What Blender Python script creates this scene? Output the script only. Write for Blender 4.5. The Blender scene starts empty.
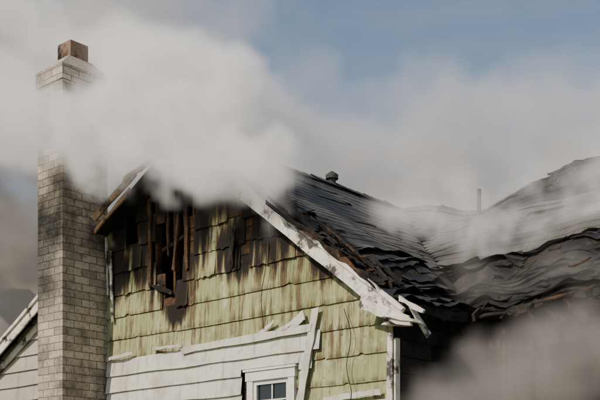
import bpy, math, random
from mathutils import Vector, noise as mn
random.seed(7)
R=random.random
def ru(a,b): return a+(b-a)*R()
scene=bpy.context.scene

# ------------------------------------------------------------------ node helpers
def _lnk(nt,inp,v):
    if isinstance(v,bpy.types.NodeSocket): nt.links.new(v,inp)
    elif v is not None: inp.default_value=v
def M(nt,op,a,b=None,c=None,clamp=False):
    n=nt.nodes.new('ShaderNodeMath'); n.operation=op; n.use_clamp=clamp
    for i,v in enumerate((a,b,c)):
        if v is not None: _lnk(nt,n.inputs[i],v)
    return n.outputs[0]
def V(nt,op,a,b=None,scale=None):
    n=nt.nodes.new('ShaderNodeVectorMath'); n.operation=op
    _lnk(nt,n.inputs[0],a)
    if b is not None: _lnk(nt,n.inputs[1],b)
    if scale is not None: _lnk(nt,n.inputs['Scale'],scale)
    return n.outputs['Value'] if op in('LENGTH','DISTANCE','DOT_PRODUCT') else n.outputs['Vector']
def NOISE(nt,vec,scale,detail=4,rough=.55,dist=0,color=False):
    n=nt.nodes.new('ShaderNodeTexNoise'); _lnk(nt,n.inputs['Vector'],vec)
    n.inputs['Scale'].default_value=scale; n.inputs['Detail'].default_value=detail
    n.inputs['Roughness'].default_value=rough; n.inputs['Distortion'].default_value=dist
    return n.outputs['Color'] if color else n.outputs[0]
def SM(nt,v,lo,hi,a=0.,b=1.):
    n=nt.nodes.new('ShaderNodeMapRange'); n.interpolation_type='SMOOTHSTEP'
    _lnk(nt,n.inputs['Value'],v)
    n.inputs['From Min'].default_value=lo; n.inputs['From Max'].default_value=hi
    n.inputs['To Min'].default_value=a; n.inputs['To Max'].default_value=b
    return n.outputs['Result']
def MIX(nt,f,a,b):
    n=nt.nodes.new('ShaderNodeMix'); n.data_type='RGBA'
    _lnk(nt,n.inputs[0],f)
    for i,v in ((6,a),(7,b)):
        if isinstance(v,(tuple,list)): v=(*v[:3],1)
        _lnk(nt,n.inputs[i],v)
    return n.outputs[2]
def COMB(nt,x,y,z):
    n=nt.nodes.new('ShaderNodeCombineXYZ')
    for i,v in enumerate((x,y,z)): _lnk(nt,n.inputs[i],v)
    return n.outputs[0]
def newmat(name,rough=.8,spec=.3):
    m=bpy.data.materials.new(name); m.use_nodes=True; nt=m.node_tree
    b=nt.nodes['Principled BSDF']; b.inputs['Roughness'].default_value=rough
    b.inputs['Specular IOR Level'].default_value=spec
    tc=nt.nodes.new('ShaderNodeTexCoord'); sp=nt.nodes.new('ShaderNodeSeparateXYZ')
    nt.links.new(tc.outputs['Object'],sp.inputs[0])
    return m,nt,b,tc,sp.outputs
def setc(nt,b,c): nt.links.new(c,b.inputs['Base Color'])
def bump(nt,b,h,strength=.5,dist=.01):
    n=nt.nodes.new('ShaderNodeBump'); n.inputs['Strength'].default_value=strength
    n.inputs['Distance'].default_value=dist
    nt.links.new(h,n.inputs['Height']); nt.links.new(n.outputs[0],b.inputs['Normal'])
def SOOT(nt,xyz,cs):
    out=None
    for (x,z,r) in cs:
        dx=M(nt,'SUBTRACT',xyz[0],x); dz=M(nt,'MULTIPLY',M(nt,'SUBTRACT',xyz[2],z),.8)
        d=M(nt,'SQRT',M(nt,'ADD',M(nt,'MULTIPLY',dx,dx),M(nt,'MULTIPLY',dz,dz)))
        f=SM(nt,d,r*.35,r,1.,0.)
        out=f if out is None else M(nt,'MAXIMUM',out,f)
    return out

# ------------------------------------------------------------------ materials
CENT=[(-4.45,6.0,1.35),(-3.7,7.2,1.7),(-2.3,6.1,1.2),(-3.0,5.5,.6),(-1.3,5.3,.65),(-5.7,5.5,.55),(-5.4,6.3,.6),(-4.3,4.9,.45)]
def mat_green():
    m,nt,b,tc,s=newmat('green_shingle_paint',.8,.2)
    o=tc.outputs['Object']
    st=NOISE(nt,COMB(nt,M(nt,'MULTIPLY',s[0],7.),0.,M(nt,'MULTIPLY',s[2],.9)),1.,6,.65)
    st2=NOISE(nt,COMB(nt,M(nt,'MULTIPLY',s[0],26.),3.,M(nt,'MULTIPLY',s[2],1.6)),1.,5,.6)
    pa=NOISE(nt,o,1.1,6,.6); fi=NOISE(nt,COMB(nt,M(nt,'MULTIPLY',s[0],75.),0.,M(nt,'MULTIPLY',s[2],3.)),1.,3,.6)
    c=MIX(nt,SM(nt,pa,.35,.65),(.32,.35,.165),(.45,.455,.25))
    c=MIX(nt,SM(nt,st2,.42,.7,0.,.7),c,(.19,.19,.085))
    c=MIX(nt,SM(nt,fi,.4,.7,0.,.45),c,(.16,.15,.08))
    c=MIX(nt,SM(nt,NOISE(nt,o,5.,6,.7),.54,.7,0.,.6),c,(.58,.57,.45))
    fr=M(nt,'FRACT',M(nt,'DIVIDE',M(nt,'SUBTRACT',s[2],.2),.355))
    edge=M(nt,'MULTIPLY',SM(nt,fr,0.,.3,1.,0.),SM(nt,st,.40,.56))
    c=MIX(nt,M(nt,'MULTIPLY',edge,.8),c,(.11,.07,.035))
    br=M(nt,'MULTIPLY',SM(nt,st,.47,.59),SM(nt,NOISE(nt,o,.8,5,.6),.36,.55))
    c=MIX(nt,M(nt,'MULTIPLY',br,.85),c,(.10,.06,.03))
    fl=M(nt,'MULTIPLY',SM(nt,NOISE(nt,o,16.,4,.7),.62,.66),SM(nt,pa,.38,.58))
    c=MIX(nt,M(nt,'MULTIPLY',fl,.8),c,(.09,.06,.035))
    so=SOOT(nt,s,CENT)
    f=M(nt,'ADD',so,M(nt,'MULTIPLY',M(nt,'SUBTRACT',st,.5),3.))
    c=MIX(nt,SM(nt,M(nt,'MULTIPLY',f,SM(nt,so,.0,.25)),.12,.6,0.,.85),c,(.09,.05,.027))
    c=MIX(nt,SM(nt,M(nt,'MULTIPLY',f,SM(nt,so,.1,.4)),.38,.82,0.,.97),c,(.014,.011,.009))
    setc(nt,b,c); bump(nt,b,M(nt,'ADD',fi,M(nt,'MULTIPLY',st2,.8)),.7,.014)
    return m
def mat_white(name='white_vinyl',base=(.66,.65,.61),dirt=.35,char=0.):
    m,nt,b,tc,s=newmat(name,.5,.35); o=tc.outputs['Object']
    n1=NOISE(nt,o,2.2,6,.65); n2=NOISE(nt,o,14.,5,.6)
    c=MIX(nt,SM(nt,n1,.42,.68,0.,dirt),base,(.34,.29,.22))
    c=MIX(nt,SM(nt,n2,.56,.72,0.,dirt),c,(.3,.26,.2))
    n4=NOISE(nt,COMB(nt,M(nt,'MULTIPLY',s[0],9.),0.,M(nt,'MULTIPLY',s[2],1.2)),1.,5,.6)
    c=MIX(nt,SM(nt,n4,.5,.68,0.,dirt),c,(.22,.185,.14))
    if char>0:
        n3=NOISE(nt,o,3.3,6,.7)
        c=MIX(nt,SM(nt,n3,.62-char*.2,.7-char*.15,0.,.95),c,(.03,.022,.017))
    setc(nt,b,c); bump(nt,b,M(nt,'ADD',n1,M(nt,'MULTIPLY',n2,.3)),.6,.03); return m
def mat_wood(name,a,bb,char=.3,rough=.85):
    m,nt,b,tc,s=newmat(name,rough,.25); o=tc.outputs['Object']
    n1=NOISE(nt,o,1.7,6,.65); n2=NOISE(nt,o,22.,5,.7,1.)
    c=MIX(nt,SM(nt,n2,.35,.65),a,bb)
    c=MIX(nt,SM(nt,n1,.6-char*.4,.7-char*.35),c,(.012,.01,.009))
    setc(nt,b,c); bump(nt,b,n2,.8,.02); return m
def mat_shingle():
    m,nt,b,tc,s=newmat('asphalt_shingles',.75,.3); o=tc.outputs['Object']
    at=nt.nodes.new('ShaderNodeAttribute'); at.attribute_name='burn'
    at2=nt.nodes.new('ShaderNodeAttribute'); at2.attribute_name='tone'
    n1=NOISE(nt,o,1.2,6,.65); n2=NOISE(nt,o,60.,3,.6)
    c=MIX(nt,SM(nt,n1,.35,.65),(.055,.053,.05),(.13,.122,.11))
    c=MIX(nt,M(nt,'MULTIPLY',at2.outputs['Fac'],.5),c,(.035,.034,.033))
    c=MIX(nt,SM(nt,n2,.4,.7,0.,.3),c,(.22,.21,.19))
    f=M(nt,'ADD',at.outputs['Fac'],M(nt,'MULTIPLY',M(nt,'SUBTRACT',n1,.5),1.3))
    k=SM(nt,f,.25,.75,0.,.95)
    c=MIX(nt,k,c,MIX(nt,SM(nt,NOISE(nt,o,4.,5,.6),.48,.68),(.012,.011,.01),(.045,.038,.032)))
    setc(nt,b,c); nt.links.new(SM(nt,k,0.,1.,.75,.45),b.inputs['Roughness'])
    bump(nt,b,M(nt,'ADD',n2,NOISE(nt,o,9.,5,.6)),.6,.01); return m
def mat_brick():
    m,nt,b,tc,s=newmat('painted_brick',.85,.2); o=tc.outputs['Object']
    uv=tc.outputs['UV']
    wob=V(nt,'SCALE',V(nt,'SUBTRACT',NOISE(nt,o,9.,3,color=True),(.5,.5,.5)),scale=.022)
    uvw=V(nt,'ADD',uv,wob)
    t=nt.nodes.new('ShaderNodeTexBrick'); nt.links.new(uvw,t.inputs['Vector'])
    t.inputs['Scale'].default_value=1; t.inputs['Brick Width'].default_value=.29
    t.inputs['Row Height'].default_value=.118; t.inputs['Mortar Size'].default_value=.008
    t.inputs['Mortar Smooth'].default_value=.4; t.inputs['Bias'].default_value=-.1
    t.inputs['Color1'].default_value=(.55,.48,.385,1); t.inputs['Color2'].default_value=(.3,.255,.2,1)
    t.inputs['Mortar'].default_value=(.19,.165,.135,1)
    n1=NOISE(nt,o,1.6,6,.65); n2=NOISE(nt,o,22.,4,.7)
    c=MIX(nt,SM(nt,n2,.46,.7,0.,.75),t.outputs['Color'],(.19,.14,.1))
    c=MIX(nt,SM(nt,n1,.44,.7,0.,.8),c,(.085,.07,.055))
    so=M(nt,'MULTIPLY',SM(nt,s[2],5.5,6.1),SM(nt,s[2],6.4,7.2,1.,0.))
    c=MIX(nt,M(nt,'MULTIPLY',so,SM(nt,n1,.35,.6,.2,.85)),c,(.04,.035,.03))
    setc(nt,b,c)
    bump(nt,b,M(nt,'ADD',M(nt,'MULTIPLY',t.outputs['Fac'],-1.),M(nt,'MULTIPLY',n2,.5)),.9,.014)
    return m
GREEN=mat_green(); WHITE=mat_white('white_vinyl',(.62,.6,.53),.6)
LWHITE=mat_white('weathered_clapboard',(.42,.39,.33),.5)
TRIM=mat_white('charred_white_trim',(.78,.73,.64),.5,.62)
TRIM2=mat_white('window_trim',(.76,.74,.68),.3)
CHAR=mat_wood('charred_wood',(.018,.015,.013),(.045,.034,.026),.3)
BROWN=mat_wood('scorched_wood',(.12,.062,.028),(.05,.028,.016),.45)
TAN=mat_wood('raw_lumber',(.42,.29,.17),(.26,.16,.085),.3)
SH=mat_shingle(); BRICK=mat_brick()
WASH=mat_wood('mortar_wash',(.46,.41,.34),(.33,.29,.24),.05)
FLUE=mat_wood('clay_flue',(.29,.185,.13),(.18,.12,.09),.2)
METAL=mat_wood('sooty_metal',(.07,.07,.07),(.04,.04,.04),.2,.6)
def mat_glass():
    m,nt,b,tc,s=newmat('window_glass',.08,.6); b.inputs['Base Color'].default_value=(.012,.013,.015,1); return m
GLASS=mat_glass()
CABLE=mat_wood('black_cable',(.012,.012,.012),(.02,.02,.02),0.)

# ------------------------------------------------------------------ mesh helpers
class MB:
    def __init__(s): s.v=[];s.f=[];s.uv=[];s.mi=[];s.burn=[];s.tone=[]
    def vert(s,p,burn=0,tone=0): s.v.append(tuple(p)); s.burn.append(burn); s.tone.append(tone); return len(s.v)-1
    def face(s,idx,mi=0,uv=None): s.f.append(tuple(idx)); s.mi.append(mi); s.uv.append(uv)
    def quad(s,a,b,c,d,mi=0,uv=None): 
        i=[s.vert(p) for p in (a,b,c,d)]; s.face(i,mi,uv)
    def hexa(s,P,mi=0):
        i=[s.vert(p) for p in P]
        for f in ((0,3,2,1),(4,5,6,7),(0,1,5,4),(1,2,6,5),(2,3,7,6),(3,0,4,7)):
            s.face([i[k] for k in f],mi)
    def box(s,a,b,mi=0):
        x0,y0,z0=a;x1,y1,z1=b
        s.hexa([(x0,y0,z0),(x1,y0,z0),(x1,y1,z0),(x0,y1,z0),(x0,y0,z1),(x1,y0,z1),(x1,y1,z1),(x0,y1,z1)],mi)
    def boxuv(s,a,b,mi=0,off=0):
        x0,y0,z0=a;x1,y1,z1=b; X=x1-x0; Y=y1-y0
        def q(P,u0,u1): s.quad(*P,mi=mi,uv=[(u0,z0),(u1,z0),(u1,z1),(u0,z1)])
        q([(x0,y0,z0),(x1,y0,z0),(x1,y0,z1),(x0,y0,z1)],0,X)
        q([(x1,y0,z0),(x1,y1,z0),(x1,y1,z1),(x1,y0,z1)],X,X+Y)
        q([(x1,y1,z0),(x0,y1,z0),(x0,y1,z1),(x1,y1,z1)],X+Y,2*X+Y)
        q([(x0,y1,z0),(x0,y0,z0),(x0,y0,z1),(x0,y1,z1)],2*X+Y,2*X+2*Y)
        s.quad((x0,y0,z1),(x1,y0,z1),(x1,y1,z1),(x0,y1,z1),mi=mi)
    def plank(s,p0,p1,w,t,n=(0,-1,0),mi=0,jag=0.,seg=1,bend=0.):
        p0=Vector(p0);p1=Vector(p1);d=(p1-p0).normalized();n=Vector(n)
        sd=d.cross(n).normalized(); n=sd.cross(d).normalized()
        prev=None
        for k in range(seg+1):
            f=k/seg; c=p0.lerp(p1,f)+n*bend*math.sin(math.pi*f)
            ja=ru(-jag,jag) if 0<k<seg else ru(-jag,jag)*1.5
            jb=ru(-jag,jag)
            e0=d*ru(-jag,jag)*3 if k in(0,seg) else Vector((0,0,0)); e1=d*ru(-jag,jag)*3 if k in(0,seg) else e0
            ring=[c+sd*(w/2+ja)-n*t/2+e0,c-sd*(w/2+jb)-n*t/2+e1,c-sd*(w/2+jb)+n*t/2+e1,c+sd*(w/2+ja)+n*t/2+e0]
            ids=[s.vert(q) for q in ring]
            if prev:
                for a in range(4): s.face((prev[a],prev[(a+1)%4],ids[(a+1)%4],ids[a]),mi)
            else: s.face(ids,mi)
            prev=ids
        s.face(prev[::-1],mi)
    def build(s,name,mats,parent=None,smooth=False,bevel=0):
        me=bpy.data.meshes.new(name); me.from_pydata(s.v,[],s.f)
        for m in mats: me.materials.append(m)
        me.polygons.foreach_set('material_index',s.mi)
        if any(u for u in s.uv):
            L=me.uv_layers.new(name='UVMap')
            for p,u in zip(me.polygons,s.uv):
                if u:
                    for li,c in zip(p.loop_indices,u): L.data[li].uv=c
        for nm,arr in(('burn',s.burn),('tone',s.tone)):
            a=me.attributes.new(nm,'FLOAT','POINT'); a.data.foreach_set('value',arr)
        if smooth: me.polygons.foreach_set('use_smooth',[True]*len(me.polygons))
        me.update(); o=bpy.data.objects.new(name,me); scene.collection.objects.link(o)
        if parent: o.parent=parent
        if bevel:
            b=o.modifiers.new('b','BEVEL'); b.width=bevel; b.segments=2
        return o
def empty(name,loc=(0,0,0),rz=0):
    e=bpy.data.objects.new(name,None); e.location=loc; e.rotation_euler=(0,0,rz); scene.collection.objects.link(e); return e

# ------------------------------------------------------------------ house frame (local: x right along gable, y into house)
house=empty('burning_house',(1.19,13,0),math.radians(-41.76))
EZ=4.31; RX=-3.94; RZ=7.3; LX=-9.3; CY=1.6; SL=(RZ-EZ)/(-RX); DEPTH=9.5; XR=8.0
WY=.25
def rake(x): return EZ+SL*(-x) if x>RX else RZ-.55*(RX-x)
def n3(x,y,z): return mn.noise(Vector((x,y,z)))
def ss(a,b,x):
    t=max(0,min(1,(x-a)/(b-a))); return t*t*(3-2*t)
def sag(x,y,h):
    z=-.30*math.exp(-((x+2.35)/.75)**2)*max(0,min(1,(h/3.9)))**2*(1 if y>3 else 0)
    e=math.exp(-(h/1.5)**2)
    z+=e*(.17*n3(x*.9+3,y*.9,1.3)+.10*n3(x*2.6,y*2.6,4.1)+.04*n3(x*6,y*6,.4))
    z+=.05*n3(x*.8,y*.8,9.)+.02*n3(x*2.1,y*2.1,9.)
    z+=.16*ss(.3,1.4,x)*e
    k=ss(-1.7,-.6,x)*ss(.6,1.3,y)
    hc=1.12+.22*n3(x*.8,2,2)
    z+=k*(.22+.10*n3(x*1.5,0,7))*math.exp(-((h-hc)/.28)**2)
    z-=.09*k*math.exp(-((h-hc-.55)/.3)**2)
    # charred heap on the far ridge
    z+=(.13*math.exp(-((x+.35)/.6)**2)+.06*math.exp(-((x-1.3)/.6)**2)-.12*ss(-.2,.5,x)+.05*n3(x*5,y*5,2))*ss(3.1,3.8,h)*(1 if y>3 else 0)*ss(-1.6,-1.1,x)
    return z

# --- green shingles on gable wall
WX0,WX1=-6.6,-.25
HOLES=[(-4.42,6.0,.45,1.0),(-3.95,6.55,.30,.5),(-5.35,6.15,.24,.3),(-3.05,6.3,.2,.4),(-5.75,5.1,.10,.2)]
def missing(x,z):
    for cx,cz,a,b_ in HOLES:
        w=a*(1+.5*n3(z*3,1,2)); 
        cxx=cx+.12*n3(z*2.2,5,1)
        if ((x-cxx)/w)**2+((z-cz)/b_)**2<1: return True
    return False
g=MB(); EXP=.355; z=.2; row=0
while z<RZ:
    x=WX0-(row%2)*.3
    while x<WX1:
        w=ru(.9,1.3) 
        near=any(math.hypot(x-c[0],z-c[1])<c[2]*.9 for c in CENT)
        if near: w=ru(.12,.34)
        xa,xb=max(x,WX0),min(x+w-.003,WX1); x+=w
        if xb-xa<.03: continue
        zc=z+EXP/2
        if (xa+xb)/2>-1.2 and z+EXP<3.2: continue
        if z<3.6 and xb<-2.0 : continue
        if z<3.6 and xa<-1.9: xa=-1.9
        if xb-xa<.03: continue
        if missing((xa+xb)/2,zc): continue
        if near and R()<.08: continue
        zb=z+ru(-.005,.004); lift=ru(.027,.033)+(ru(0,.03) if near and R()<.4 else 0)
        seg=max(1,int((xb-xa)/.06)); pf=None
        tilt=ru(-.003,.003)+(ru(-.012,.012) if near else 0)
        for k in range(seg+1):
            f=k/seg; xx=xa+(xb-xa)*f; top=min(z+EXP+.04,rake(xx)-.05)
            chip=ru(.01,.035) if R()<.035 else 0
            bz=zb+tilt*(f-.5)*2+ru(-.002,.002)+chip+( -ru(0,.03) if near and R()<.2 else 0)-.012*n3(xx*1.3,z,0)
            top=max(top,bz+.001)
            if bz>rake(xx)-.05: bz=rake(xx)-.06; top=bz+.001
            yb=WY-lift-ru(0,.002)
            ids=[g.vert((xx,yb,bz)),g.vert((xx,WY-.008,top)),g.vert((xx,yb+.014,bz))]
            if pf:
                g.face((pf[0],ids[0],ids[1],pf[1])); g.face((pf[2],ids[2],ids[0],pf[0]))
            if k in(0,seg):
                e=[g.vert((xx,yb,bz)),g.vert((xx,WY-.008,top)),g.vert((xx,WY,top)),g.vert((xx,yb+.014,bz))]
                g.face(e if k else e[::-1])
            pf=ids
    z+=EXP; row+=1
g.build('green_shingle_siding',[GREEN],house)

# --- charred sheathing behind
s_=MB()
z=.05
while z<RZ:
    h=.19; 
    zt=z+h-.012
    for xa in [i*.5-9.05 for i in range(18)]:
        xb=min(xa+.5,-.26)
        if missing((xa+xb)/2,z+.1) : continue
        ta=min(zt,rake(xa)-.06);tb=min(zt,rake(xb)-.06)
        if ta<=z and tb<=z: continue
        ta=max(ta,z+.002);tb=max(tb,z+.002)
        s_.hexa([(xa,WY+.0,z),(xb,WY+.0,z),(xb,WY+.02,z),(xa,WY+.02,z),(xa,WY+.0,ta),(xb,WY+.0,tb),(xb,WY+.02,tb),(xa,WY+.02,ta)])
    z+=h
for x in [-8.6+.42*i for i in range(20)]:
    s_.box((x,WY+.03,.1),(x+.045,WY+.13,rake(x)-.1),0)
s_.quad((-9.0,WY+.9,0),(-.3,WY+.9,0),(-.3,WY+.9,4.2),(-9.0,WY+.9,4.2))
s_.face([s_.vert(p) for p in ((-9,WY+.9,4.2),(-.3,WY+.9,4.2),(RX,WY+.9,RZ-.15))])
s_.build('wall_sheathing',[BROWN],house)

# --- white vinyl / clapboards
def claps(mb,xa,xb,z,e,y,warp=.01,ztop=None,mi=0):
    n=max(1,int((xb-xa)/.25)); pf=None
    for k in range(n+1):
        x=xa+(xb-xa)*k/n; wv=warp*n3(x*1.1,z*3,2.)+warp*.2*n3(x*6,z*5,1.)
        t=z+e+.01
        if ztop: t=min(t,ztop(x))
        b_=min(z+wv*1.2,t-.001)
        ids=[mb.vert((x,y-.036-abs(wv),b_)),mb.vert((x,y-.006,t)),mb.vert((x,y-.012,b_))]
        if pf:
            mb.face((pf[0],ids[0],ids[1],pf[1]),mi); mb.face((pf[2],ids[2],ids[0],pf[0]),mi)
        pf=ids
w=MB(); e=.25; zt=4.14
for r in range(16):
    z=zt-e*(r+1)
    xe=-1.42-.13*r if r<5 else -1.42
    if z<3.72 and z>2.1:
        claps(w,-5.9,-2.87,z,e,WY-.036,.022)
        if z+e>3.74: claps(w,-2.87,-1.78,3.735,z+e-3.735,WY-.036,.004)
        if xe>-1.78: claps(w,-1.78,xe,z,e,WY-.036,.02)
    elif z>=3.72:
        claps(w,-5.9,xe,z,e,WY-.036,.02,(lambda x:4.15+.03*n3(x*2.5,1,1)+.03*n3(x*9,1,1)) if r==0 else None)
    else: claps(w,-5.9,-.27,z,e,WY-.036,.015)
    if 2.1<z+e<3.3: claps(w,-1.35,-.27,z,min(e,3.24-z),WY-.036,.012)
for (xa,za,xb,zb_,ww) in [(-4.1,4.13,-1.52,4.17,.10),(-5.85,4.16,-5.2,4.2,.05),(-4.75,4.22,-4.05,4.2,.045),
   (-2.5,4.2,-2.2,4.34,.05),(-1.95,4.2,-1.66,4.36,.13),(-1.47,4.42,-1.74,3.2,.12),(-2.2,4.18,-1.9,4.26,.05),(-1.35,3.2,-.4,3.24,.07)]:
    w.plank((xa,WY-.08,za),(xb,WY-.095,zb_),ww,.012,(0,-1,0),0,.008,9,ru(-.02,.04))
w.build('white_siding',[WHITE],house)
l=MB()
for r in range(24):
    z=.3+.26*r
    xb=-6.45; xa=-9.05
    while z+.05>rake(xa)-.05 and xa<xb: xa+=.05
    if xa<xb-.1: claps(l,xa,xb,z,.26,WY-.02,.012,lambda x:rake(x)-.05)
l.build('weathered_siding',[LWHITE],house)
t=MB()
t.plank((-5.80,WY-.07,5.9),(-5.74,WY-.06,4.75),.06,.02,(0,-1,0),0,.012,6)
t.plank((-5.88,WY-.08,6.1),(-5.86,WY-.06,5.2),.03,.02,(0,-1,0),0,.012,6)
t.plank((-.28,WY-.05,2.9),(-.27,WY-.05,3.95),.08,.028,(0,-1,0),0,.006,8)
t.box((-.225,WY-.032,.1),(-.20,WY+.06,3.9),0)
t.build('corner_board',[TRIM],house)
f_=MB()
for (a,b_,ww) in [((-4.86,WY-.05,6.5),(-4.84,WY-.05,5.15),.05),((-4.06,WY-.05,6.75),(-4.02,WY-.04,5.3),.07),((-4.5,WY-.02,6.9),(-4.44,WY-.03,5.6),.04),((-4.2,WY-.0,6.8),(-4.28,WY-.07,5.35),.05),
    ((-4.7,WY+.1,5.75),(-4.1,WY+.08,5.9),.05),((-4.8,WY-.04,5.2),(-4.35,WY-.05,5.02),.06)]:
    f_.plank(a,b_,ww,.03,(0,-1,0),0,.014,7)
f_.build('burnt_window_frame',[BROWN],house)
hg=MB()
for (x,z,L_,ww) in [(-3.05,5.75,.5,.07),(-2.98,5.78,.62,.04),(-3.1,5.6,.3,.05),(-2.3,6.0,.35,.05),(-1.95,5.7,.22,.06)]:
    hg.plank((x,WY-.07,z),(x+ru(-.06,.06),WY-.09,z-L_),ww,.02,(0,-1,0),0,.02,6,ru(-.04,.05))
hg.build('hanging_charred_paper',[CHAR],house)

# --- window
wn=MB()
x0,x1,zb,ztp=-2.75,-1.86,2.35,3.69; y=WY-.075
wn.box((x0-.02,y-.01,ztp-.13),(x1+.02,y+.06,ztp),0)
wn.box((x0-.05,y-.03,ztp),(x1+.05,y+.06,ztp+.03),0)
wn.box((x0,y,zb),(x0+.11,y+.06,ztp-.13),0); wn.box((x1-.11,y,zb),(x1,y+.06,ztp-.13),0)
wn.box((x0-.03,y-.03,zb-.05),(x1+.03,y+.06,zb),0)
ix0,ix1=x0+.11,x1-.11
wn.box((ix0,y+.025,zb),(ix0+.055,y+.07,ztp-.13),0); wn.box((ix1-.055,y+.025,zb),(ix1,y+.07,ztp-.13),0)
wn.box((ix0+.055,y+.025,ztp-.19),(ix1-.055,y+.07,ztp-.13),0); wn.box((ix0+.055,y+.025,zb),(ix1-.055,y+.07,zb+.06),0)
wn.box((ix0+.055,y+.02,3.0),(ix1-.055,y+.07,3.05),0)
mx=(ix0+ix1)/2
wn.box((mx-.011,y+.045,zb+.06),(mx+.011,y+.058,ztp-.19),0)
for zz in (3.27,2.68): wn.box((ix0+.055,y+.048,zz),(ix1-.055,y+.056,zz+.02),0)
wn.quad((ix0,y+.064,zb),(ix1,y+.064,zb),(ix1,y+.064,ztp-.13),(ix0,y+.064,ztp-.13),1)
wn.build('sash_window',[TRIM2,GLASS],house)

# --- barge boards and soffit
b=MB()
def rp(x,dz=0,y=0): return (x,y,rake(x)+dz)
b.plank(rp(.06,-.18,-.01),rp(-2.75,-.16,-.01),.21,.03,(0,-1,0),0,.008,14)
b.plank(rp(.10,-.06,-.035),rp(-2.2,-.05,-.035),.06,.04,(0,-1,0),0,.012,14)
b.plank(rp(.0,-.22,.12),rp(-2.5,-.21,.12),.014,.22,(0,-1,0),0,.0,4)
b.plank(rp(-6.75,-.13,-.01),rp(-9.35,-.13,-.01),.17,.03,(0,-1,0),0,.004,8)
b.plank(rp(-6.75,-.03,-.035),rp(-9.35,-.03,-.035),.05,.05,(0,-1,0),0,.004,8)
b.plank(rp(-6.75,-.29,.17),rp(-9.3,-.29,.17),.10,.04,(0,-1,0),0,.0,4)
b.plank((-.55,-.03,4.32),(.2,-.06,4.02),.13,.03,(0,-1,0),0,.025,5)
b.plank((-.2,.0,4.14),(.26,.02,4.02),.03,.22,(0,-1,0),0,.01,3)
b.plank((.05,-.05,4.32),(.36,.0,4.12),.05,.05,(0,-1,0),0,.015,3)
b.plank((.2,-.02,4.2),(.24,.3,3.9),.09,.02,(1,0,0),0,.015,3)
b.plank((-.25,.1,4.05),(.1,.1,4.02),.04,.16,(0,-1,0),0,.01,3)
b.build('barge_board',[TRIM],house)
b=MB()
b.plank(rp(-2.5,-.15,-.0),rp(-3.9,-.15,-.0),.17,.03,(0,-1,0),0,.03,10)
b.plank(rp(-4.0,-.15,-.0),rp(-4.9,-.12,-.02),.15,.03,(0,-1,0),0,.03,10)
b.plank(rp(-.5,-.33,.215),rp(-3.6,-.3,.215),.09,.03,(0,-1,0),0,.015,10)
b.plank(rp(-.3,-.02,-.045),rp(-2.6,-.0,-.045),.05,.03,(0,-1,0),0,.03,20)
b.build('burnt_barge_board',[BROWN],house)
b=MB()
b.plank((-4.75,-.16,6.83),(-5.72,-.2,6.30),.10,.03,(0,-1,0),0,.012,6)
b.plank((-4.95,-.1,6.62),(-5.66,-.22,6.10),.06,.03,(0,-1,0),0,.012,6)
b.plank((-4.3,-.1,7.0),(-5.0,-.2,6.75),.08,.03,(0,-1,0),0,.012,6)
b.plank((-3.4,-.08,6.9),(-2.3,-.12,6.12),.07,.04,(0,-1,0),0,.012,6)
b.build('loose_board',[TAN],house)

# --- roofs
def roofpt(kind,a,h,lift=0):
    if kind==0: x,y=-h,a
    else: x,y=a,CY+h
    z=EZ+SL*h+sag(x,y,h)
    nx,ny=(SL,0) if kind==0 else (0,-SL)
    L_=math.hypot(1,SL)
    return (x+nx/L_*lift,y+ny/L_*lift,z+lift/L_)
def bounds(kind,h):
    if kind==0: return (-.03+.03*n3(h*4,0,0),CY+h)
    return (-h,XR)
rf=MB(); STEP=.128
for kind in (0,1):
    i=0; h=-.02
    while h<3.94:
        a0,a1=bounds(kind,h+.05); x=a0-(i%2)*.15
        burnrow=math.exp(-((max(0,h))/1.3)**6)
        while x<a1:
            melted=h<1.5
            wd=ru(.35,1.3) if melted else ru(.3,.95); xa=max(x,a0); xb=min(x+wd-.006,a1+.03); x+=wd
            if xb-xa<.03: continue
            am=(xa+xb)/2
            edge=(kind==0 and am<.9 and .5<h<3.6)
            heap=(kind==1 and h>3.1 and am>-1.5)
            if edge and R()<.3: continue
            if melted and R()<.15: continue
            if heap and R()<.15: continue
            if not melted and R()<.018: continue
            seg=max(1,int((xb-xa)/.09)); prev=None; ph=ru(0,50)
            base=.012+(ru(.005,.05) if melted else 0)+(.014 if R()<.1 else 0)
            hb0=h+ru(-.005,.005)
            for k in range(seg+1):
                a=xa+(xb-xa)*k/seg
                burn=burnrow*.95
                if kind==0: burn=max(burn,math.exp(-(((a-.2)/.8)**4)))
                else: burn=max(burn,1.2*ss(-1.8,-1.2,a)*ss(2.9,3.2,h))
                lift=base+ru(0,.003)
                hb=hb0
                if melted:
                    lift+=.08*max(0,n3(a*2.1,ph,h)+.15)+.03*max(0,n3(a*7,ph,h)); hb+=.07*n3(a*2.3,ph,3+h)+.03*n3(a*9,ph,h)+ru(-.008,.008)
                if edge or heap: lift+=.09*max(0,n3(a*4,ph,h)); hb+=.05*n3(a*5,ph,h)
                top=min(h+STEP+.03,3.94)
                tone=.5+.5*n3(ph,h,0)
                ids=[rf.vert(roofpt(kind,a,hb,lift),burn,tone),rf.vert(roofpt(kind,a,top,.006),burn,tone),rf.vert(roofpt(kind,a,hb,lift-.011),burn,tone)]
                if prev:
                    f1=(prev[0],ids[0],ids[1],prev[1]); f2=(prev[2],ids[2],ids[0],prev[0])
                    if kind==0: f1=f1[::-1]; f2=f2[::-1]
                    rf.face(f1); rf.face(f2)
                if k in (0,seg): rf.face((ids[0],ids[1],ids[2]))
                prev=ids
        h+=STEP; i+=1
rf.build('roof_shingles',[SH],house)
dk=MB()
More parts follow.
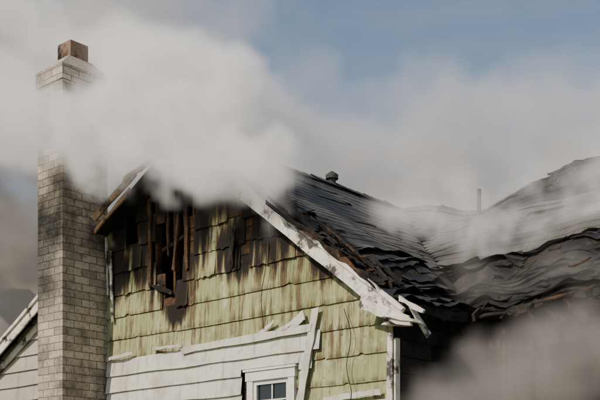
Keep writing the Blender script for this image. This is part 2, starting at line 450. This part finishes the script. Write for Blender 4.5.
for kind in (0,1):
    NH=40; NA=90
    gd=[]
    for i in range(NH+1):
        h=-.02+3.96*i/NH; a0,a1=bounds(kind,h) if h>0 else bounds(kind,0)
        if kind==0: a0=0.03
        gd.append([(roofpt(kind,a0+(a1-a0)*j/NA,h,-.012),roofpt(kind,a0+(a1-a0)*j/NA,h,-.04)) for j in range(NA+1)])
    for lay in (0,1):
        ids=[[dk.vert(p[lay],1) for p in r_] for r_ in gd]
        for i in range(NH):
            for j in range(NA): dk.face((ids[i][j],ids[i][j+1],ids[i+1][j+1],ids[i+1][j]))
        if lay==0: top=ids
    for j in range(NA): dk.face((top[0][j],top[0][j+1],ids[0][j+1],ids[0][j]))
    for i in range(NH): dk.face((top[i][0],top[i+1][0],ids[i+1][0],ids[i][0]))
dk.quad((RX,0,RZ-.01),(RX,CY+3.9,RZ-.01),(LX,CY+3.9,rake(LX)),(LX,0,rake(LX)))
dk.quad((RX,0,RZ-.06),(RX,CY+3.9,RZ-.06),(LX,CY+3.9,rake(LX)-.05),(LX,0,rake(LX)-.05))
dk.quad((RX,CY+3.9,RZ-.03),(RX-.3,DEPTH,5.0),(LX,DEPTH,rake(LX)),(LX,CY+3.9,rake(LX)))
NB=60
for j in range(NB):
    xa=RX+(XR-RX)*j/NB; xb=RX+(XR-RX)*(j+1)/NB
    za=RZ-.05+sag(xa,CY+3.94,3.94); zb_=RZ-.05+sag(xb,CY+3.94,3.94)
    dk.quad((xa,CY+3.96,za),(xb,CY+3.96,zb_),(xb,CY+7.88,EZ-.3),(xa,CY+7.88,EZ-.3))
dk.build('roof_deck',[CHAR],house)
rc=MB()
y=0.1
while y<CY+3.9:
    if not(.2<y<1.6 and R()<.5):
        z=RZ+.02+ru(0,.02)+sag(RX,y,3.9)*.6; yy=y+.24
        for sx in (1,-1):
            p=[(RX,y,z+.03),(RX,yy,z+.02),(RX+sx*.16,yy,z-.09),(RX+sx*.16,y,z-.08)]
            ids=[rc.vert(q,.5 if y<2 else .1,R()) for q in p]; rc.face(ids if sx<0 else ids[::-1])
    y+=.2
x=RX
while x<XR:
    if not(-1.4<x<2 and R()<.6):
        z=RZ+.02+ru(0,.02)+sag(x,CY+3.94,3.94); z2=z-ru(-.01,.02)+sag(x+.24,CY+3.94,3.94)-sag(x,CY+3.94,3.94)
        for sy in (1,-1):
            p=[(x,CY+3.94,z+.03),(x+.24,CY+3.94,z2+.02),(x+.24,CY+3.94+sy*.16,z2-.09),(x,CY+3.94+sy*.16,z-.08)]
            ids=[rc.vert(q,.9 if x>-1.6 else .2,R()) for q in p]; rc.face(ids if sy<0 else ids[::-1])
    x+=.2
rc.build('ridge_cap',[SH],house)
# eave boards, rafter tails, debris
d=MB()
for i in range(10):
    y=.1+i*.17
    if R()<.7:
        z=EZ-.1+sag(0,y,0)
        d.plank((-.6,y,z+.42),(.02+ru(-.08,.06),y,z-.02),.09,.04,(0,-1,0),0,.008,3)
for i in range(18):
    x=.1+i*.42
    z=EZ-.1+sag(x,CY,0)
    d.plank((x,CY+.6,z+.42),(x+ru(-.1,.1),CY-.02+ru(-.2,.05),z-.02-ru(0,.06)),.09,.04,(1,0,0),0,.012,3)
for i in range(14):
    x=.05+i*.5; z=EZ-.08
    if R()<.7: d.plank((x,CY-.03,z+sag(x,CY,0)),(x+.5,CY-.03,z+sag(x+.5,CY,0)+ru(-.05,.03)),.11,.03,(0,-1,0),0,.025,4)
for i in range(3):
    y=.0+i*.5
    d.plank((.02,y,EZ-.08+sag(0,y,0)),(.02,y+.5,EZ-.08+sag(0,y+.5,0)),.11,.03,(1,0,0),0,.02,4)
for i in range(75):
    x=ru(-3.2,-.2); y=ru(-.05,.55); z=rake(x)+ru(-.02,.08)
    a=ru(-1,1); L_=ru(.12,.6)
    dx=-.8*L_*math.cos(a*.6); 
    d.plank((x,y,z),(x+dx,y+L_*.5*a,z-SL*dx+ru(-.05,.07)),ru(.03,.10),ru(.012,.035),(ru(-.5,.5),-.4,1),0,.012,3,ru(-.03,.03))
for i in range(26):
    y=ru(.0,1.5); x=RX+ru(-.1,.3); z=RZ-max(0,x-RX)*SL+ru(-.02,.05)
    d.plank((x,y,z),(x+ru(-.15,.2),y+ru(-.25,.3),z+ru(-.1,.1)),ru(.03,.12),.025,(ru(-.5,.5),-.4,1),0,.015,3)
for i in range(50):
    x=ru(-1.4,3.0); y=CY+3.94-ru(.0,.6); h=y-CY
    z=EZ+SL*h+sag(x,y,h)+ru(-.01,.03); dy=ru(0,.15)
    d.plank((x,y,z),(x+ru(-.3,.3),y-dy,z-dy*SL+ru(-.02,.03)),ru(.05,.16),.03,(0,-.6,1),0,.02,3)
for i in range(60):
    x=ru(.1,3.5); y=CY+ru(-.12,.4); z=EZ+(y-CY)*SL+sag(x,y,.2)+ru(-.12,.02)
    d.plank((x,y,z),(x+ru(-.5,.5),y+ru(-.1,.1),z+ru(-.12,.05)),ru(.03,.10),.02,(ru(-.3,.3),-.6,1),0,.015,4,ru(-.03,.04))
# broken pieces lying on the buckled shingles
for i in range(70):
    x=ru(-.8,3.4); h=ru(.2,1.5); y=CY+h
    if x<-h: continue
    z=EZ+SL*h+sag(x,y,h)+ru(.01,.05); a=ru(-.5,.5); L_=ru(.06,.3)
    x2=x+L_*math.cos(a); h2=h+L_*math.sin(a)
    d.plank((x,y,z),(x2,CY+h2,EZ+SL*h2+sag(x2,CY+h2,h2)+ru(.02,.08)),ru(.02,.08),.012,(ru(-.3,.3),-.7,1),0,.012,3,ru(-.02,.03))
for i in range(9):
    x=ru(.05,3.2); z=EZ-.05+sag(x,CY,0)
    d.plank((x,CY+ru(-.02,.2),z),(x+ru(-.3,.3),CY+ru(-.0,.2),z-ru(.08,.3)),ru(.02,.06),.012,(ru(-.4,.4),-1,0),0,.012,5,ru(-.05,.05))
d.build('charred_debris',[CHAR],house)
d=MB()
for (a,b_,ww) in [((1.2,CY-.17,4.36),(2.3,CY-.16,4.46),.04),((1.3,CY+.25,4.84),(1.6,CY+.2,4.88),.06),((-.7,.02,5.02),(-1.5,.08,5.62),.03)]:
    d.plank(a,b_,ww,.02,(0,-.6,1),0,.014,10,ru(-.02,.03))
d.build('splintered_board',[BROWN],house)

# --- side wall and cross wing walls
c=MB()
z=.1
while z<EZ-.05:
    for y in [WY+.02+.4*i for i in range(4)]:
        if z>3 and R()<.12: continue
        c.box((-.27,y,z),(-.245-ru(0,.01),min(y+.397,CY+.24),z+.2),0)
    z+=.212
z=.1; 
while z<EZ+.15:
    x=-.24
    while x<XR:
        L_=ru(.5,1.4); xb=min(x+L_,XR)
        hole=(.35<(x+xb)/2<1.05 and z>2.2) 
        if not hole and not(z>2.5 and R()<.15):
            mi=1 if x>1.2 and R()<.6 else 0
            c.plank((x,CY+.25,z+.09),(xb-.006,CY+.25,z+.09+ru(-.015,.015)),.19,.025,(0,-1,0),mi,.008,5)
        x+=L_
    z+=.2
for x in [-.1+.41*i for i in range(19)]: c.box((x,CY+.28,.1),(x+.045,CY+.37,4.3),0)
c.quad((-8.9,CY+1.0,0),(XR,CY+1.0,0),(XR,CY+1.0,4.9),(-8.9,CY+1.0,4.9),0)
c.quad((-.33,WY,0),(-.33,CY+1.0,0),(-.33,CY+1.0,4.45),(-.33,WY,4.45),0)
c.quad((-.24,CY+.5,0),(XR,CY+.5,0),(XR,CY+.5,4.5),(-.24,CY+.5,4.5),0)
c.quad((XR,CY+.25,0),(XR,CY+7.6,0),(XR,CY+7.6,4.3),(XR,CY+.25,4.3),1)
c.face([c.vert(p) for p in((XR,CY+.25,4.3),(XR,CY+7.6,4.3),(XR,CY+3.94,RZ-.1))],1)
c.quad((-9.05,WY,0),(-9.05,DEPTH,0),(-9.05,DEPTH,4.3),(-9.05,WY,4.3),1)
c.quad((-9.05,DEPTH,0),(XR,DEPTH,0),(XR,DEPTH,4.3),(-9.05,DEPTH,4.3),1)
c.build('burnt_wall',[CHAR,BROWN],house)

# --- roof vents
v=MB()
def cyl(mb,cx,cy,z0,z1,r0,r1,n=14,mi=0,cap=True):
    a=[mb.vert((cx+r0*math.cos(2*math.pi*i/n),cy+r0*math.sin(2*math.pi*i/n),z0)) for i in range(n)]
    b_=[mb.vert((cx+r1*math.cos(2*math.pi*i/n),cy+r1*math.sin(2*math.pi*i/n),z1)) for i in range(n)]
    for i in range(n): mb.face((a[i],a[(i+1)%n],b_[(i+1)%n],b_[i]),mi)
    if cap: mb.face(b_,mi)
cyl(v,RX,3.44,RZ-.1,RZ+.12,.07,.07); cyl(v,RX,3.44,RZ+.10,RZ+.17,.11,.11); cyl(v,RX,3.44,RZ+.17,RZ+.23,.11,.03)
cyl(v,-2.2,CY+3.7,RZ-.6,RZ+.0,.035,.035)
v.build('roof_vent',[METAL],house)

# --- cables
def cable(name,pts,r=.005):
    cu=bpy.data.curves.new(name,'CURVE'); cu.dimensions='3D'; cu.bevel_depth=r
    sp=cu.splines.new('BEZIER'); sp.bezier_points.add(len(pts)-1)
    for q,p in zip(sp.bezier_points,pts): q.co=p; q.handle_left_type=q.handle_right_type='AUTO'
    cu.materials.append(CABLE); o=bpy.data.objects.new(name,cu); scene.collection.objects.link(o); o.parent=house
cable('hanging_cable',[(-2.42,.17,5.7),(-2.36,.16,5.2),(-2.44,.15,4.7),(-2.4,.15,4.25)])
cable('hanging_cable_2',[(-.98,.16,4.35),(-.86,.15,4.0),(-.92,.14,3.6),(-.84,.13,3.2),(-1.0,.14,2.9)])

# --- chimney
ch=MB()
CX0,CX1,CY0,CY1=-6.58,-5.93,-.63,.24
ch.boxuv((CX0,CY0,0),(CX1,CY1,8.42),0)
ch.boxuv((CX0-.025,CY0-.025,8.42),(CX1+.025,CY1+.025,8.66),0)
a=[(CX0-.025,CY0-.025,8.66),(CX1+.025,CY0-.025,8.66),(CX1+.025,CY1+.025,8.66),(CX0-.025,CY1+.025,8.66)]
mx,my=(CX0+CX1)/2,(CY0+CY1)/2
b2=[(mx-.2,my-.22,8.88),(mx+.2,my-.22,8.88),(mx+.2,my+.22,8.88),(mx-.2,my+.22,8.88)]
for i in range(4): ch.quad(a[i],a[(i+1)%4],b2[(i+1)%4],b2[i],1)
ch.quad(*b2,mi=1)
fo,fi_=.17,.13
zz0,zz1=8.86,9.15
for (xa,xb,ya,yb) in [(mx-fo,mx+fo,my-fo,my-fi_),(mx-fo,mx+fo,my+fi_,my+fo),(mx-fo,mx-fi_,my-fi_,my+fi_),(mx+fi_,mx+fo,my-fi_,my+fi_)]:
    ch.box((xa,ya,zz0),(xb,yb,zz1),2)
ch.box((mx-fi_,my-fi_,8.88),(mx+fi_,my+fi_,8.95),3)
ch.build('chimney',[BRICK,WASH,FLUE,CHAR],house)

# ------------------------------------------------------------------ ground
gm,nt,bb,tc,s=newmat('lawn',.9,.2)
c=MIX(nt,SM(nt,NOISE(nt,tc.outputs['Object'],.6,8,.7),.35,.65),(.05,.075,.02),(.10,.09,.04)); setc(nt,bb,c)
gr=MB(); gr.quad((-1500,-1500,0),(1500,-1500,0),(1500,1500,0),(-1500,1500,0)); gr.build('ground',[gm])

# ------------------------------------------------------------------ smoke
def smoke(name,segs,bmin,bmax,vox,mat,warp=.9,lo=.42,hi=.62,gain=1.5,nscale=.9,seed=0.,wind=(-.85,.2,.45),st=.55,rough=.6):
    ng=bpy.data.node_groups.new(name+'_field','GeometryNodeTree')
    ng.interface.new_socket('Geometry',in_out='INPUT',socket_type='NodeSocketGeometry')
    ng.interface.new_socket('Geometry',in_out='OUTPUT',socket_type='NodeSocketGeometry')
    out=ng.nodes.new('NodeGroupOutput'); pos=ng.nodes.new('GeometryNodeInputPosition').outputs[0]
    off=V(ng,'ADD',pos,(seed,seed*1.7,-seed))
    w1=V(ng,'SUBTRACT',NOISE(ng,off,.45,2,.5,color=True),(.5,.5,.5))
    w2=V(ng,'SUBTRACT',NOISE(ng,V(ng,'ADD',off,(7.,3.,1.)),1.6,3,.55,color=True),(.5,.5,.5))
    p=V(ng,'ADD',pos,V(ng,'ADD',V(ng,'SCALE',w1,scale=warp*2.2),V(ng,'SCALE',w2,scale=warp*1.5)))
    tot=None
    for A,B,ra,rb,da,db in segs:
        A=Vector(A);B=Vector(B);AB=B-A
        pa=V(ng,'SUBTRACT',p,tuple(A))
        t=M(ng,'DIVIDE',V(ng,'DOT_PRODUCT',pa,tuple(AB)),AB.length_squared,clamp=True)
        dist=V(ng,'DISTANCE',pa,V(ng,'SCALE',tuple(AB),scale=t))
        r=M(ng,'MULTIPLY_ADD',t,rb-ra,ra)
        f=M(ng,'SUBTRACT',1.,M(ng,'DIVIDE',dist,r),clamp=True)
        dn=M(ng,'MULTIPLY_ADD',t,db-da,da)
        q=M(ng,'MULTIPLY',f,dn)
        tot=q if tot is None else M(ng,'ADD',tot,q)
    W=Vector(wind).normalized()
    q0=V(ng,'ADD',off,V(ng,'ADD',V(ng,'SCALE',w1,scale=1.6),V(ng,'SCALE',w2,scale=.6)))
    q0=V(ng,'SUBTRACT',q0,V(ng,'SCALE',tuple(W),scale=M(ng,'MULTIPLY',V(ng,'DOT_PRODUCT',q0,tuple(W)),st)))
    nz=NOISE(ng,q0,nscale,6,rough)
    g1=SM(ng,nz,lo,hi,.0,gain)
    dens=M(ng,'MULTIPLY',tot,g1)
    vc=ng.nodes.new('GeometryNodeVolumeCube')
    _lnk(ng,vc.inputs['Density'],dens); vc.inputs['Min'].default_value=bmin; vc.inputs['Max'].default_value=bmax
    for i,ax in enumerate('XYZ'): vc.inputs['Resolution '+ax].default_value=int((bmax[i]-bmin[i])/vox)
    sm=ng.nodes.new('GeometryNodeSetMaterial'); sm.inputs['Material'].default_value=mat
    ng.links.new(vc.outputs[0],sm.inputs['Geometry']); ng.links.new(sm.outputs[0],out.inputs[0])
    me=bpy.data.meshes.new(name); o=bpy.data.objects.new(name,me); scene.collection.objects.link(o)
    me.materials.append(mat)
    md=o.modifiers.new('field','NODES'); md.node_group=ng
    return o
def smat(name,col,emis,g=0.,rate=2.5):
    m=bpy.data.materials.new(name); m.use_nodes=True; nt=m.node_tree; nt.nodes.clear()
    o=nt.nodes.new('ShaderNodeOutputMaterial'); pv=nt.nodes.new('ShaderNodeVolumePrincipled')
    at=nt.nodes.new('ShaderNodeAttribute'); at.attribute_name='density'
    pv.inputs['Color'].default_value=(*col,1)
    pv.inputs['Density'].default_value=1.
    pv.inputs['Anisotropy'].default_value=g
    pv.inputs['Emission Color'].default_value=(*emis[:3],1)
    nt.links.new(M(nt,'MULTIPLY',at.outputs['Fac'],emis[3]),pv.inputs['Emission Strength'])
    nt.links.new(pv.outputs[0],o.inputs['Volume'])
    try: m.cycles.volume_step_rate=rate
    except Exception as ex: print('no step rate',ex)
    return m
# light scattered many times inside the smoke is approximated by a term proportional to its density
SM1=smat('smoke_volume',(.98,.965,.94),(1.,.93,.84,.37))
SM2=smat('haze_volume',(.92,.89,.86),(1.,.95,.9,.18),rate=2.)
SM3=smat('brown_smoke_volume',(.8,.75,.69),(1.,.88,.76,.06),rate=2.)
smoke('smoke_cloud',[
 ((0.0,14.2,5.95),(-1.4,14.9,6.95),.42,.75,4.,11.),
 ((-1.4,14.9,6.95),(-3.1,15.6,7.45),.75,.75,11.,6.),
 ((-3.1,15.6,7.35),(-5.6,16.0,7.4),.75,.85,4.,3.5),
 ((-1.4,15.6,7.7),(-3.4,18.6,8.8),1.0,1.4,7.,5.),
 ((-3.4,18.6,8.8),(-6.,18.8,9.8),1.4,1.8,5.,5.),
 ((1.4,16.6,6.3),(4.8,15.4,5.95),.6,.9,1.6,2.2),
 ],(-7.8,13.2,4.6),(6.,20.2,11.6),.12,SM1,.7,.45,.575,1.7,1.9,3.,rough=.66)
smoke('smoke_cloud.001',[
 ((-3.4,20.5,9),(-5.6,20.8,11.5),2.6,4.0,1.8,1.3),
 ((-1.2,20.5,8.6),(-1.2,21,11.),1.7,1.5,1.3,.5),
 ((0,23,7.9),(8,23,8.3),2.9,3.1,2.2,2.3),
 ],(-11,17.8,4),(11.5,26.5,14),.25,SM2,1.3,.42,.6,1.6,.85,11.,(-.9,0,.4),.45)
smoke('smoke_cloud.002',[
 ((-5.4,20.8,6.0),(-6.0,20.8,8.0),1.7,1.7,5.,3.5),
 ((1.9,13.4,2.7),(3.6,13.3,3.7),.9,1.0,2.4,2.4),
 ((2.0,14.5,4.9),(3.9,13.6,4.7),.4,.5,.9,1.0),
 ],(-9,12,2.),(5.8,22.5,9.9),.17,SM3,.8,.40,.6,1.5,1.1,5.)

# ------------------------------------------------------------------ light, sky, camera
sd=Vector((-.619,-.488,.616)).normalized()
sun=bpy.data.lights.new('sun','SUN'); sun.energy=5.; sun.angle=math.radians(.5); sun.color=(1,.9,.75)
so=bpy.data.objects.new('sun',sun); so.rotation_euler=(-sd).to_track_quat('-Z','Y').to_euler(); scene.collection.objects.link(so)
w=bpy.data.worlds.new('World'); scene.world=w; w.use_nodes=True; nt=w.node_tree
bg=nt.nodes['Background']; sk=nt.nodes.new('ShaderNodeTexSky'); sk.sky_type='NISHITA'; sk.sun_disc=False
sk.sun_elevation=math.asin(sd.z); sk.sun_rotation=math.atan2(sd.x,sd.y); sk.dust_density=1.; sk.air_density=1.
tc=nt.nodes.new('ShaderNodeTexCoord')
cl=NOISE(nt,V(nt,'MULTIPLY',tc.outputs['Generated'],(1.,1.,3.2)),2.3,7,.6,.4)
skc=MIX(nt,SM(nt,cl,.45,.78,.06,.4),sk.outputs[0],(5.6,5.6,5.6))
nt.links.new(skc,bg.inputs[0]); bg.inputs[1].default_value=.125
cam=bpy.data.cameras.new('camera'); co=bpy.data.objects.new('camera',cam); scene.collection.objects.link(co)
co.location=(0,0,1.7); co.rotation_euler=(math.radians(90),0,0); cam.lens=64.3; cam.sensor_width=36; cam.shift_y=.525
cam.clip_end=4000; scene.camera=co
